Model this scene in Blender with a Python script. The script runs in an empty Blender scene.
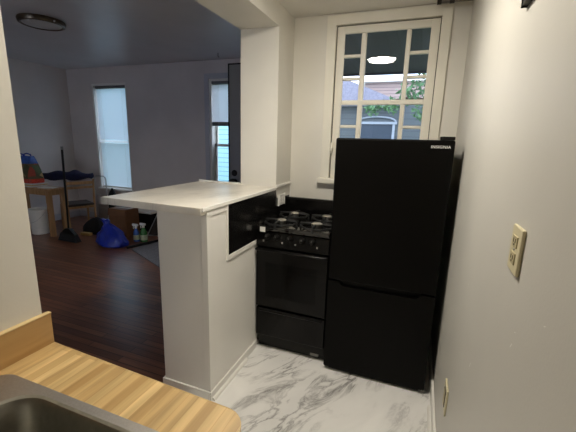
import bpy, bmesh, math, random
from mathutils import Vector, Matrix
random.seed(7)
PI = math.pi
sc = bpy.context.scene
C = sc.collection

# ------------------------------------------------------------------ materials
def lin(c):
    c = c / 255.0
    return c / 12.92 if c <= 0.04045 else ((c + 0.055) / 1.055) ** 2.4
def rgb(r, g, b): return (lin(r), lin(g), lin(b), 1)

class NT:
    def __init__(s, name):
        s.m = bpy.data.materials.new(name); s.m.use_nodes = True
        s.t = s.m.node_tree; s.p = s.t.nodes['Principled BSDF']
    def n(s, kind, **kw):
        nd = s.t.nodes.new(kind)
        for k, v in kw.items():
            if k in nd.inputs: nd.inputs[k].default_value = v
            else: setattr(nd, k, v)
        return nd
    def l(s, a, b): s.t.links.new(a, b)
    def coord(s, scale=(1, 1, 1), rot=(0, 0, 0)):
        tc = s.n('ShaderNodeTexCoord'); mp = s.n('ShaderNodeMapping'); vm = s.n('ShaderNodeVectorMath', operation='MULTIPLY')
        mp.inputs['Rotation'].default_value = rot; vm.inputs[1].default_value = scale      # turn first, then stretch
        s.l(tc.outputs['Object'], mp.inputs['Vector']); s.l(mp.outputs['Vector'], vm.inputs[0]); return vm.outputs['Vector']
    def ramp(s, fac, stops):
        r = s.n('ShaderNodeValToRGB'); e = r.color_ramp.elements
        while len(e) < len(stops): e.new(0.5)
        for el, (p, c) in zip(e, stops): el.position = p; el.color = c
        s.l(fac, r.inputs['Fac']); return r.outputs['Color']
    def mix(s, fac, a, b, mode='MIX'):
        m = s.n('ShaderNodeMix', data_type='RGBA', blend_type=mode)
        for sock, v in ((m.inputs[0], fac), (m.inputs[6], a), (m.inputs[7], b)):
            if hasattr(v, 'is_linked') or hasattr(v, 'links'): s.l(v, sock)
            else: sock.default_value = v
        return m.outputs[2]
    def bump(s, h, strength=.2, dist=.01):
        b = s.n('ShaderNodeBump', Strength=strength, Distance=dist)
        s.l(h, b.inputs['Height']); s.l(b.outputs['Normal'], s.p.inputs['Normal'])

def plain(name, col, rough=.5, metal=0, var=.06, scale=30, bump=0, spec=None, coat=0):
    t = NT(name)
    v = t.coord()
    nz = t.n('ShaderNodeTexNoise', Scale=scale, Detail=4.0); t.l(v, nz.inputs['Vector'])
    lo = tuple(c * (1 - var) for c in col[:3]) + (1,); hi = tuple(min(1, c * (1 + var)) for c in col[:3]) + (1,)
    t.l(t.ramp(nz.outputs['Fac'], [(.3, lo), (.7, hi)]), t.p.inputs['Base Color'])
    t.p.inputs['Roughness'].default_value = rough; t.p.inputs['Metallic'].default_value = metal
    if spec is not None: t.p.inputs['Specular IOR Level'].default_value = spec
    if coat: t.p.inputs['Coat Weight'].default_value = coat
    if bump: t.bump(nz.outputs['Fac'], bump, .004)
    return t.m

def paint(name, col, rough=.55, blotch=.05):
    t = NT(name); v = t.coord()
    a = t.n('ShaderNodeTexNoise', Scale=1.7, Detail=3.0); b = t.n('ShaderNodeTexNoise', Scale=140.0, Detail=2.0)
    t.l(v, a.inputs['Vector']); t.l(v, b.inputs['Vector'])
    lo = tuple(c * (1 - blotch) for c in col[:3]) + (1,); hi = tuple(min(1, c * (1 + blotch)) for c in col[:3]) + (1,)
    t.l(t.ramp(a.outputs['Fac'], [(.35, lo), (.65, hi)]), t.p.inputs['Base Color'])
    t.p.inputs['Roughness'].default_value = rough
    t.bump(b.outputs['Fac'], .12, .002); return t.m

def marble(name, base, vein, scale=1.0, amount=.5, rough=.35):
    t = NT(name)
    v = t.coord((2.6 * scale, 7.5 * scale, 1), (0, 0, math.radians(-61)))
    w = t.n('ShaderNodeTexNoise', Scale=1.0, Detail=9.0, Roughness=.62, Distortion=1.1); t.l(v, w.inputs['Vector'])
    d = t.n('ShaderNodeMath', operation='SUBTRACT'); t.l(w.outputs['Fac'], d.inputs[0]); d.inputs[1].default_value = .5
    ab = t.n('ShaderNodeMath', operation='ABSOLUTE'); t.l(d.outputs[0], ab.inputs[0])
    veins = t.ramp(ab.outputs[0], [(0, (1, 1, 1, 1)), (.014, (.6, .6, .6, 1)), (.06, (0, 0, 0, 1))])
    v2 = t.coord((1.2 * scale, 2.4 * scale, 1), (0, 0, math.radians(-61)))
    k = t.n('ShaderNodeTexNoise', Scale=1.6, Detail=5.0, Distortion=.6); t.l(v2, k.inputs['Vector'])
    mask = t.ramp(k.outputs['Fac'], [(.42, (0, 0, 0, 1)), (.66, (amount, amount, amount, 1))])
    mm = t.n('ShaderNodeMath', operation='MULTIPLY'); t.l(veins, mm.inputs[0]); t.l(mask, mm.inputs[1])
    lo = tuple(c * .78 for c in base[:3]) + (1,)
    cloud = t.ramp(k.outputs['Fac'], [(.3, base), (.75, lo)])
    t.l(t.mix(mm.outputs[0], cloud, vein), t.p.inputs['Base Color'])
    t.p.inputs['Roughness'].default_value = rough
    return t.m

def planks(name, a, b, mortar, width, length, rough, rot=0, gap=.004, grain=60, coat=0, spec=.5):
    t = NT(name); v = t.coord((1, 1, 1), (0, 0, rot))
    br = t.n('ShaderNodeTexBrick', offset=.37, offset_frequency=2)
    br.inputs['Color1'].default_value = a; br.inputs['Color2'].default_value = b; br.inputs['Mortar'].default_value = mortar
    br.inputs['Scale'].default_value = 1; br.inputs['Mortar Size'].default_value = gap; br.inputs['Mortar Smooth'].default_value = .3
    br.inputs['Brick Width'].default_value = length; br.inputs['Row Height'].default_value = width; br.inputs['Bias'].default_value = 0
    t.l(v, br.inputs['Vector'])
    v2 = t.coord((3, grain, 3), (0, 0, rot)); nz = t.n('ShaderNodeTexNoise', Scale=1.0, Detail=5.0, Distortion=.4)
    t.l(v2, nz.inputs['Vector'])
    g = t.ramp(nz.outputs['Fac'], [(.3, (.68, .66, .62, 1)), (.7, (1.12, 1.12, 1.12, 1))])
    t.l(t.mix(1.0, br.outputs['Color'], g, 'MULTIPLY'), t.p.inputs['Base Color'])
    t.p.inputs['Roughness'].default_value = rough; t.p.inputs['Specular IOR Level'].default_value = spec
    if coat: t.p.inputs['Coat Weight'].default_value = coat
    t.bump(nz.outputs['Fac'], .15, .002); return t.m

def wood(name, a, b, rough=.45, axis=2, scale=40):
    t = NT(name); s = [scale] * 3; s[axis] = 3
    v = t.coord(tuple(s)); nz = t.n('ShaderNodeTexNoise', Scale=1.0, Detail=5.0, Distortion=.5); t.l(v, nz.inputs['Vector'])
    t.l(t.ramp(nz.outputs['Fac'], [(.3, a), (.7, b)]), t.p.inputs['Base Color'])
    t.p.inputs['Roughness'].default_value = rough; return t.m

def glass(name, tint=(1, 1, 1, 1)):
    t = NT(name); t.t.nodes.remove(t.p)
    tr = t.n('ShaderNodeBsdfTransparent'); tr.inputs[0].default_value = tint
    gl = t.n('ShaderNodeBsdfGlossy'); gl.inputs['Roughness'].default_value = .015
    fr = t.n('ShaderNodeFresnel'); fr.inputs[0].default_value = 1.5
    v = t.coord((9, 9, 2)); nz = t.n('ShaderNodeTexNoise', Scale=1.0, Detail=1.0); t.l(v, nz.inputs['Vector'])
    bp = t.n('ShaderNodeBump', Strength=.02, Distance=.01); t.l(nz.outputs['Fac'], bp.inputs['Height']); t.l(bp.outputs[0], gl.inputs['Normal'])
    mx = t.n('ShaderNodeMixShader'); t.l(fr.outputs[0], mx.inputs[0]); t.l(tr.outputs[0], mx.inputs[1]); t.l(gl.outputs[0], mx.inputs[2])
    out = [n for n in t.t.nodes if n.type == 'OUTPUT_MATERIAL'][0]; t.l(mx.outputs[0], out.inputs[0]); return t.m

def emit(name, col, s):
    t = NT(name); t.p.inputs['Base Color'].default_value = col
    v = t.coord(); g = t.n('ShaderNodeTexNoise', Scale=3.0); t.l(v, g.inputs['Vector'])
    t.l(t.ramp(g.outputs['Fac'], [(0, tuple(c * .96 for c in col[:3]) + (1,)), (1, col)]), t.p.inputs['Emission Color'])
    t.p.inputs['Emission Strength'].default_value = s; return t.m

def slat_fabric(name, col, trans):
    t = NT(name); t.t.nodes.remove(t.p)
    d = t.n('ShaderNodeBsdfDiffuse'); d.inputs[0].default_value = col
    tr = t.n('ShaderNodeBsdfTranslucent'); tr.inputs[0].default_value = col
    v = t.coord((4, 4, 4)); nz = t.n('ShaderNodeTexNoise', Scale=1.0); t.l(v, nz.inputs['Vector'])
    rm = t.ramp(nz.outputs['Fac'], [(.3, (trans * .9,) * 3 + (1,)), (.7, (trans,) * 3 + (1,))])
    mx = t.n('ShaderNodeMixShader'); t.l(rm, mx.inputs[0]); t.l(d.outputs[0], mx.inputs[1]); t.l(tr.outputs[0], mx.inputs[2])
    out = [n for n in t.t.nodes if n.type == 'OUTPUT_MATERIAL'][0]; t.l(mx.outputs[0], out.inputs[0]); return t.m

def clapboard(name, a, b, row=.12):
    t = NT(name); v = t.coord((1, 1, 1))
    sx = t.n('ShaderNodeSeparateXYZ'); t.l(v, sx.inputs[0])
    m = t.n('ShaderNodeMath', operation='DIVIDE'); t.l(sx.outputs['Z'], m.inputs[0]); m.inputs[1].default_value = row
    f = t.n('ShaderNodeMath', operation='FRACT'); t.l(m.outputs[0], f.inputs[0])
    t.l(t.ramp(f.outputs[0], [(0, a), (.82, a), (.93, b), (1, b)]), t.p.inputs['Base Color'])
    t.p.inputs['Roughness'].default_value = .6; t.bump(f.outputs[0], .4, .02); return t.m

M = dict(
 wall=paint('kitchen_paint', rgb(218, 214, 204)), wall_r=paint('right_wall_paint', rgb(204, 201, 193), .45, .04), wall_f=paint('taupe_paint', rgb(128, 120, 110)),
 ceil=paint('ceiling_paint', rgb(222, 219, 212)), lwall=paint('living_wall_paint', rgb(212, 204, 200), .6),
 lceil=paint('living_ceiling_paint', rgb(200, 197, 198), .38), trim=paint('white_trim_paint', rgb(232, 229, 222), .35, .02),
 wtrim=paint('cream_window_paint', rgb(226, 221, 207), .4, .06), gtrim=paint('grey_trim_paint', rgb(190, 190, 196), .5, .02),
 marble=marble('marble_sheet_floor', rgb(238, 236, 232), rgb(58, 50, 46), 1.0, 1.0, .28),
 counter=marble('white_marble_laminate', rgb(232, 226, 214), rgb(160, 152, 140), 1.3, .55, .3),
 dark_floor=planks('dark_wood_floor', rgb(144, 94, 68), rgb(106, 66, 48), rgb(36, 22, 16), .057, .9, .3, 0, .0025, 70, 0, .4),
 block=planks('butcher_block_laminate', rgb(222, 192, 136), rgb(184, 148, 94), rgb(196, 160, 106), .025, .42, .42, PI / 2, .0012, 45),
 block_s=wood('laminate_edge', rgb(168, 130, 80), rgb(190, 152, 98), .42, 1, 30),
 block_cap=wood('laminate_cap', rgb(206, 178, 126), rgb(216, 190, 140), .42, 1, 30),
 steel=plain('brushed_steel', rgb(176, 174, 166), .34, 1, .08, 60), steel_rim=plain('satin_steel_rim', rgb(168, 163, 157), .5, 1, .06, 200),
 black=plain('black_enamel', rgb(9, 8, 8), .22, 0, .1, 20, 0, .22), fridge=plain('black_fridge_skin', rgb(9, 8, 7), .36, 0, .1, 300, .05, .1),
 satin=plain('satin_black_metal', rgb(14, 13, 12), .45, spec=.25), iron=plain('cast_iron', rgb(14, 14, 14), .6, 0, .2, 120, .2),
 oven_glass=plain('oven_glass', rgb(6, 6, 6), .16, spec=.15), hob=plain('glossy_black_hob', rgb(10, 9, 9), .03, 0, .1, 20, 0, .9), splash=plain('smudged_black_panel', rgb(13, 12, 12), .24, 0, .3, 9, 1.0, .8), alu=plain('aluminium', rgb(220, 216, 210), .28, 1, .1, 80),
 rubber=plain('black_rubber', rgb(22, 22, 22), .75), white=plain('white_plastic', rgb(228, 226, 220), .4, 0, .03),
 ivory=plain('ivory_plastic', rgb(214, 204, 170), .4, 0, .03), ivory_d=plain('ivory_socket', rgb(186, 174, 138), .45), slot=plain('dark_slot', rgb(40, 34, 26), .7),
 grey=plain('grey_plastic', rgb(134, 132, 128), .5), logo=plain('silver_print', rgb(240, 238, 234), .4, 0),
 pipe=plain('grey_pipe_metal', rgb(112, 108, 100), .5, .4), pipe_d=plain('dark_pipe_metal', rgb(52, 46, 40), .6, .3),
 bronze=plain('bronze_ring', rgb(98, 86, 72), .35, .9), frost=plain('frosted_glass', rgb(196, 194, 190), .35),
 lamp=emit('lamp_diffuser', (1, .935, .82, 1), 118), glass=glass('window_glass'),
 blind=slat_fabric('blind_slats', (.92, .94, .97, 1), .55), blind_mid=slat_fabric('blind_middle_rail', (.97, .97, .97, 1), .75), blind_r=plain('blind_rail', rgb(120, 118, 116), .5),
 desk=wood('pale_desk_wood', rgb(150, 112, 74), rgb(186, 146, 100)), chair=wood('chair_wood', rgb(168, 128, 84), rgb(200, 160, 112)),
 seat=plain('dark_seat', rgb(58, 44, 36), .7), navy=plain('navy_cloth', rgb(22, 26, 60), .85, 0, .3, 25, .5), blue=plain('blue_plastic_film', rgb(24, 46, 160), .3, 0, .25, 18, .3),
 blackcloth=plain('black_cloth', rgb(16, 16, 18), .85, 0, .3, 40, .4), chrome=plain('tube_metal', rgb(190, 190, 188), .3, 1),
 cardboard=plain('cardboard', rgb(120, 82, 54), .8, 0, .1, 12), tape=plain('packing_tape', rgb(160, 120, 80), .4),
 spray_b=plain('blue_bottle', rgb(70, 110, 190), .25), spray_g=plain('green_bottle', rgb(60, 120, 60), .25), label_w=plain('pale_sticker', rgb(190, 200, 170), .5, 0, .3, 90),
 rug=plain('grey_rug', rgb(120, 118, 120), .95, 0, .3, 60, .5), yellow=wood('pale_block', rgb(190, 160, 100), rgb(206, 178, 120)),
 redbag=plain('red_band', rgb(190, 60, 40), .5, 0, .35, 30), bluewhite=plain('blue_band', rgb(50, 90, 170), .5, 0, .3, 20),
 paper=plain('paper', rgb(216, 212, 205), .7), door=paint('grey_door_paint', rgb(128, 126, 126), .45, .03),
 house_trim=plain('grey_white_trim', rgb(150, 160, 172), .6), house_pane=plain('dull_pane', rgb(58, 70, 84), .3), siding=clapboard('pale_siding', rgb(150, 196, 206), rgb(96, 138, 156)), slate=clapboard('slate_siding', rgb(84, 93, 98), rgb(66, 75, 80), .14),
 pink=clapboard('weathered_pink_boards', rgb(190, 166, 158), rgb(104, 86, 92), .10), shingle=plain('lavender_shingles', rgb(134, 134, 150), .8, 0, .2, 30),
 porch=planks('dark_porch_boards', rgb(46, 47, 54), rgb(28, 29, 35), rgb(14, 15, 18), .09, 3.0, .6, PI / 2, .006, 50),
 leaf=plain('green_leaves', rgb(86, 124, 84), .6, 0, .4, 6), bark=plain('bark', rgb(80, 66, 54), .8), ground=plain('yard_grass', rgb(90, 110, 70), .9, 0, .3, 4),
 bristle=plain('black_bristles', rgb(30, 30, 32), .9, 0, .3, 90, .5),
)
# the printed side of the shopping bag: generic coloured patches
t = NT('bag_print'); v = t.coord((9, 9, 9)); vo = t.n('ShaderNodeTexVoronoi', Scale=1.0); t.l(v, vo.inputs['Vector'])
sp = t.n('ShaderNodeSeparateColor'); t.l(vo.outputs['Color'], sp.inputs[0])
t.l(t.ramp(sp.outputs[0], [(0, rgb(50, 70, 40)), (.35, rgb(110, 84, 54)), (.6, rgb(190, 160, 110)), (.8, rgb(60, 90, 50)), (1, rgb(170, 60, 40))]), t.p.inputs['Base Color'])
t.p.inputs['Roughness'].default_value = .5; M['print'] = t.m

# ------------------------------------------------------------------ mesh builder
class MB:
    def __init__(s): s.b = bmesh.new()
    def box(s, x0, x1, y0, y1, z0, z1, bev=0, seg=2):
        r = bmesh.ops.create_cube(s.b, size=1)['verts']
        for v in r: v.co = Vector(((x0 + x1) / 2 + v.co.x * (x1 - x0), (y0 + y1) / 2 + v.co.y * (y1 - y0), (z0 + z1) / 2 + v.co.z * (z1 - z0)))
        if bev:
            es = list({e for v in r for e in v.link_edges})
            bmesh.ops.bevel(s.b, geom=es, offset=bev, segments=seg, profile=.5, affect='EDGES')
        return s
    def obox(s, c, ax, half, bev=0):
        """box about c with axes ax (three vectors) and half sizes"""
        r = bmesh.ops.create_cube(s.b, size=2)['verts']
        c = Vector(c); ax = [Vector(a).normalized() for a in ax]
        for v in r: v.co = c + sum((ax[i] * (v.co[i] * half[i]) for i in range(3)), Vector())
        if bev:
            es = list({e for v in r for e in v.link_edges})
            bmesh.ops.bevel(s.b, geom=es, offset=bev, segments=2, profile=.5, affect='EDGES')
        return s
    def loft(s, rings, cap0=True, cap1=True, close=True):
        vs = [[s.b.verts.new(p) for p in r] for r in rings]; n = len(vs[0])
        for a, b in zip(vs, vs[1:]):
            for i in range(n if close else n - 1):
                s.b.faces.new((a[i], a[(i + 1) % n], b[(i + 1) % n], b[i]))
        if cap0: s.b.faces.new(list(reversed(vs[0])))
        if cap1: s.b.faces.new(vs[-1])
        return s
    def tube(s, pts, r, n=10, cap=True):
        pts = [Vector(p) for p in pts]; rings = []
        rr = r if isinstance(r, (list, tuple)) else [r] * len(pts)
        ref = None
        for i, p in enumerate(pts):
            d = ((pts[min(i + 1, len(pts) - 1)] - pts[max(i - 1, 0)])).normalized()
            if ref is None: ref = Vector((0, 0, 1)) if abs(d.z) < .9 else Vector((1, 0, 0))
            u = (ref - d * ref.dot(d)).normalized(); w = d.cross(u); ref = u
            rings.append([p + (u * math.cos(2 * PI * k / n) + w * math.sin(2 * PI * k / n)) * rr[i] for k in range(n)])
        return s.loft(rings, cap, cap)
    def lathe(s, c, prof, n=32, axis=(0, 0, 1), cap0=True, cap1=True):
        c = Vector(c); a = Vector(axis).normalized(); ref = Vector((1, 0, 0)) if abs(a.x) < .9 else Vector((0, 1, 0))
        u = (ref - a * ref.dot(a)).normalized(); w = a.cross(u)
        return s.loft([[c + a * h + (u * math.cos(2 * PI * k / n) + w * math.sin(2 * PI * k / n)) * max(r, 1e-4) for k in range(n)] for r, h in prof], cap0, cap1)
    def prism(s, poly, d):
        d = Vector(d); return s.loft([[Vector(p) for p in poly], [Vector(p) + d for p in poly]])
    def poly(s, pts):
        s.b.faces.new([s.b.verts.new(p) for p in pts]); return s
    def build(s, name, mat, parent=None, smooth=False):
        bmesh.ops.recalc_face_normals(s.b, faces=s.b.faces)
        me = bpy.data.meshes.new(name)
        if parent is not None:
            root = parent; off = Vector()
            while root is not None: off += root.location; root = root.parent
            for v in s.b.verts: v.co -= off
        s.b.to_mesh(me); s.b.free(); me.materials.append(mat)
        if smooth:
            for p in me.polygons: p.use_smooth = True
            try: me.set_sharp_from_angle(angle=math.radians(40))
            except Exception: pass
        o = bpy.data.objects.new(name, me); C.objects.link(o)
        if parent is not None: o.parent = parent
        return o
def centre(o):
    """move a top-level mesh's origin to the middle of its base"""
    vs = o.data.vertices
    c = Vector(((min(v.co.x for v in vs) + max(v.co.x for v in vs)) / 2, (min(v.co.y for v in vs) + max(v.co.y for v in vs)) / 2, min(v.co.z for v in vs)))
    for v in vs: v.co -= c
    o.location = c; return o
def tag(o, label, cat, group=None):
    o['label'] = label; o['category'] = cat
    if group: o['group'] = group
    return o
def thing(name, loc, label, cat, group=None):
    o = bpy.data.objects.new(name, None); C.objects.link(o); o.location = loc; o.empty_display_size = .05
    return tag(o, label, cat, group)
def struct(o):
    o['kind'] = 'structure'; return o
def sempty(name, loc):
    o = bpy.data.objects.new(name, None); C.objects.link(o); o.location = loc; o.empty_display_size = .05
    return struct(o)
def rrect(cx, cy, hx, hy, r, z, n=8):
    out = []
    for qx, qy, a0 in ((1, 1, 0), (-1, 1, PI / 2), (-1, -1, PI), (1, -1, 3 * PI / 2)):
        for k in range(n + 1):
            a = a0 + PI / 2 * k / n
            out.append(Vector((cx + qx * (hx - r) + r * math.cos(a), cy + qy * (hy - r) + r * math.sin(a), z)))
    return out
def wall_with_holes(mb, axis, p0, p1, a0, a1, z0, z1, holes):
    """a wall slab from p0 to p1 along its thickness axis, a0..a1 along the other, with rectangular holes (a, b, za, zb)"""
    def put(a, b, za, zb):
        if b - a < 1e-4 or zb - za < 1e-4: return
        if axis == 'Y': mb.box(a, b, p0, p1, za, zb)
        else: mb.box(p0, p1, a, b, za, zb)
    cur = a0
    for (a, b, za, zb) in sorted(holes):
        put(cur, a, z0, z1); put(a, b, z0, za); put(a, b, zb, z1); cur = b
    put(cur, a1, z0, z1); return mb

# ------------------------------------------------------------------ measures (metres; camera stands at 0, 0)
XR, YB, ZC = .215, 2.712, 2.426          # kitchen right wall, back wall, ceiling
XP, XPL, YP = -1.01, -1.336, 1.481       # half wall: kitchen face, living face, near end
XCL, YC, ZS = -1.313, 2.406, 2.283       # column and header beam
XL, YFAR, ZL = -5.99, 4.609, 2.63        # living room
XW, YW = -.94, .577                      # kitchen left wall and its end
YN = -1.6

# ------------------------------------------------------------------ setting
struct(MB().box(XP - .15, XR + .15, YN - .1, YB + .1, -.06, 0).build('floor', M['marble']))
struct(MB().box(XL - .1, XP - .15, YN - .1, YFAR + .1, -.06, 0).build('floor.001', M['dark_floor']))
struct(MB().box(XP, XR + .15, YN - .1, YB + .1, ZC, ZC + .3).build('ceiling', M['ceil']))
struct(MB().box(XL - .1, XCL, YN - .1, YFAR + .1, ZL, ZL + .1).build('ceiling.001', M['lceil']))
wr = struct(MB().box(XR, XR + .15, YN - .1, YB + .2, 0, ZC).build('wall_right', M['wall_r']))
W3 = (-.678, .043, 1.224, 2.348)
struct(wall_with_holes(MB(), 'Y', YB, YB + .16, XP, XR + .15, 0, ZC, [W3]).build('wall_back', M['wall']))
struct(MB().box(XCL, XP, YC, YB + .16, 0, ZL).build('wall_column', M['wall']))
struct(MB().box(XCL, XP, YW, YC, ZS, ZL, ).build('wall_header', M['wall']))
struct(MB().box(XCL, XW - .0005, YN, YW, 0, ZL).build('wall_left', M['wall']))
struct(MB().box(XCL, XR + .15, YN - .1, YN, 0, ZL).build('wall_front', M['wall_f']))  # out of view; coloured dark to cut the light it bounces back
W4 = (-4.5, -3.1, .6, 2.3)
struct(wall_with_holes(MB(), 'Y', YN - .1, YN, XL - .1, XCL, 0, ZL, [W4]).build('wall_near', M['lwall']))
w = sempty('added_window_4', ((W4[0] + W4[1]) / 2, YN, W4[2]))  # unseen window, added to bring more daylight into the living room
mb = MB()
for a, b, c, d in ((W4[0], W4[0] + .05, W4[2], W4[3]), (W4[1] - .05, W4[1], W4[2], W4[3]), (W4[0], W4[1], W4[2], W4[2] + .05), (W4[0], W4[1], W4[3] - .05, W4[3]), (W4[0], W4[1], 1.42, 1.46)): mb.box(a, b, YN - .08, YN - .03, c, d)
mb.build('window_frame', M['trim'], w)
MB().poly([(W4[0] + .05, YN - .055, W4[2] + .05), (W4[1] - .05, YN - .055, W4[2] + .05), (W4[1] - .05, YN - .055, W4[3] - .05), (W4[0] + .05, YN - .055, W4[3] - .05)]).build('pane', M['glass'], w)
struct(MB().box(XPL, XP, YP, YC, 0, 1.117, .004).build('wall_peninsula', M['trim']))
W1 = (-5.42, -4.655, .56, 2.372); W2 = (-3.05, -2.28, .56, 2.372)
struct(wall_with_holes(MB(), 'Y', YFAR, YFAR + .16, XL - .1, XCL, 0, ZL, [W1, W2]).build('wall_far', M['lwall']))
struct(MB().box(XL - .1, XL, YN, YFAR, 0, ZL).build('wall_living', M['lwall']))
struct(MB().box(XCL, XCL + .15, YB + .16, YFAR + .16, 0, ZL).build('wall_entry', M['lwall']))

# scuffs and paint chips on the right wall
mb = MB()
for y, z, a, l in ((.755, 1.135, .3, .006), (.765, 1.10, .9, .010), (1.12, .82, 1.0, .016), (1.36, 1.0, .2, .008), (.62, 1.22, .4, .006), (.60, 1.0, .7, .005)):
    d = Vector((0, math.cos(a), -math.sin(a))); w = Vector((0, math.sin(a), math.cos(a)))
    c = Vector((XR - .0006, y, z))
    mb.poly([c - d * l, c - d * l * .3 + w * l * .28, c + d * l + w * l * .1, c + d * l * .5 - w * l * .2])
mb.build('paint_chip', M['white'], wr)

# baseboards
def molding(name, x0, x1, y0, y1, h, mat=M['trim']):
    return struct(MB().box(x0, x1, y0, y1, 0, h, .004).build(name, mat))
molding('baseboard_peninsula', XP, XP + .012, YP - .012, 2.068, .058)
molding('baseboard_peninsula.001', XPL - .012, XP, YP - .012, YP, .058)
molding('baseboard_peninsula.002', XPL - .012, XPL, YP, YC, .058)
struct(MB().prism([(XP + .012, YP, 0), (XP + .030, YP, 0), (XP + .028, YP, .010), (XP + .021, YP, .017), (XP + .012, YP, .019)], (0, .42, 0)).build('trim_1', M['trim']))
molding('baseboard_right', XR - .014, XR, YN, 2.6, .085)
struct(MB().prism([(XR - .014, YN, 0), (XR - .032, YN, 0), (XR - .030, YN, .010), (XR - .022, YN, .018), (XR - .014, YN, .02)], (0, 3.52, 0)).build('trim_2', M['trim']))
molding('baseboard_living', XL, XL + .014, YN, YFAR, .11, M['gtrim'])
molding('baseboard_far', XL + .014, XCL, YFAR - .014, YFAR, .11, M['gtrim'])
# corner bead and rails of the half wall
struct(MB().box(XP - .034, XP + .005, YP - .005, YP + .030, .058, 1.112, .002).build('trim_3', M['trim']))
struct(MB().box(XP, XP + .005, YP - .004, 1.672, 1.104, 1.136, .001).build('trim_4', M['trim']))
struct(MB().box(XP, XP + .007, 1.671, 1.692, .80, 1.136, .002).build('trim_5', M['trim']))
struct(MB().box(XP, XP + .007, 1.692, 2.06, .800, .83, .002).build('trim_6', M['trim']))
struct(MB().box(XP, XP + .012, YC - .01, YB, 1.153, 1.171, .003).build('trim_7', M['trim']))
struct(MB().box(-1.70, XCL, YC - .018, YC + .002, 1.1575, 1.171, .003).build('trim_8', M['trim']))

# ------------------------------------------------------------------ kitchen window (window_3)
w = sempty('window_3', (-.32, YB, 1.2))
x0, x1, z0, z1 = W3
mb = MB()                                                       # painted casing on the wall
mb.box(-.745, x0 + .004, YB - .022, YB, z0 - .01, 2.412, .004)
mb.box(x1 - .004, .103, YB - .022, YB, z0 - .01, 2.412, .004)
mb.box(x0, x1, YB - .022, YB, z1 - .003, 2.412, .004)
mb.build('casing', M['wtrim'], w)
MB().box(-.765, .125, YB - .055, YB + .03, 1.180, 1.2245, .008).build('sill', M['wtrim'], w)
sy0, sy1 = YB + .006, YB + .044
gx = (-.612, -.490, -.452, -.178, -.146, -.022)
mb = MB()
mb.box(x0 + .009, gx[0], sy0 - .004, sy0 + .018, z0, z1 - .009, .003); mb.box(gx[5], x1 - .008, sy0 - .004, sy0 + .018, z0, z1 - .009, .003)
mb.box(gx[0], gx[5], sy0 - .004, sy0 + .018, 2.287, z1 - .009, .003); mb.box(gx[0], gx[5], sy0, sy1, z0, 1.285, .003)
mb.box(gx[0], gx[5], sy0, sy1, 1.786, 1.820, .003)
sash = mb.build('sash', M['wtrim'], w)
mb = MB(); mb.box(x0 - .002, x0 + .012, sy0 + .02, sy1, z0, z1); mb.box(x1 - .012, x1 + .002, sy0 + .02, sy1, z0, z1); mb.box(x0, x1, sy0 + .02, sy1, z1 - .012, z1 + .002)
mb.build('dark_edge_strip', M['slot'], w)  # dark strips stand in for the shade in the gap round the sash
for a, b in ((gx[1], gx[2]), (gx[3], gx[4])):
    MB().box(a, b, sy0 + .004, sy1 - .004, 1.285, 2.287, .006).build('glazing_bar', M['wtrim'], sash)
for a, b in ((gx[0], gx[1]), (gx[4], gx[5])):
    for zc in (2.134, 1.974, 1.627, 1.46):
        MB().box(a, b, sy0 + .004, sy1 - .004, zc - .011, zc + .011, .005).build('glazing_bar', M['wtrim'], sash)
MB().poly([(gx[0], sy0 + .02, 1.285), (gx[5], sy0 + .02, 1.285), (gx[5], sy0 + .02, 2.287), (gx[0], sy0 + .02, 2.287)]).build('pane', M['glass'], sash)
# latch on the left side of the sash
lt = MB(); lt.box(-.672, -.655, YB - .022, sy0 + .004, 1.44, 1.50, .003); lt.tube([(-.662, YB - .02, 1.50), (-.655, YB - .04, 1.46), (-.662, YB - .02, 1.42)], .006, 8)
lt.build('latch', M['wtrim'], w, True)

# ------------------------------------------------------------------ living room windows
def living_window(name, W, jamb):
    x0, x1, z0, z1 = W
    w = sempty(name, ((x0 + x1) / 2, YFAR, z0))
    y0 = YFAR + .088
    mb = MB()
    mb.box(x0, x0 + .035, YFAR + .004, YFAR + .15, z0, z1); mb.box(x1 - .02, x1, YFAR + .004, YFAR + .15, z0, z1)
    mb.box(x0 + .035, x1 - .02, YFAR + .004, YFAR + .15, z1 - .03, z1)
    mb.build('window_frame', jamb, w)
    MB().box(x0 - .02, x1 + .02, YFAR - .03, YFAR + .15, z0, z0 + .03, .005).build('sill', M['trim'], w)
    zm = 1.415; a, b = x0 + .035, x1 - .02
    for za, zb, yy in ((zm - .02, z1 - .03, y0 + .03), (z0 + .03, zm + .02, y0)):
        mb = MB(); mb.box(a, a + .03, yy, yy + .03, za, zb); mb.box(b - .03, b, yy, yy + .03, za, zb)
        mb.box(a, b, yy, yy + .03, za, za + .04); mb.box(a, b, yy, yy + .03, zb - .04, zb)
        s = mb.build('sash', M['trim'], w)
        MB().poly([(a + .03, yy + .015, za + .04), (b - .03, yy + .015, za + .04), (b - .03, yy + .015, zb - .04), (a + .03, yy + .015, zb - .04)]).build('pane', M['glass'], s)
    return w
living_window('window_1', W1, M['trim'])
w2 = living_window('window_2', W2, M['trim'])
mb = MB(); mb.box(W2[0] - .075, W2[0], YFAR - .018, YFAR, W2[2] - .02, W2[3] + .075, .004); mb.box(W2[1], W2[1] + .075, YFAR - .018, YFAR, W2[2] - .02, W2[3] + .075, .004)
mb.box(W2[0], W2[1], YFAR - .018, YFAR, W2[3], W2[3] + .075, .004); mb.build('casing', M['gtrim'], w2)
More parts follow.
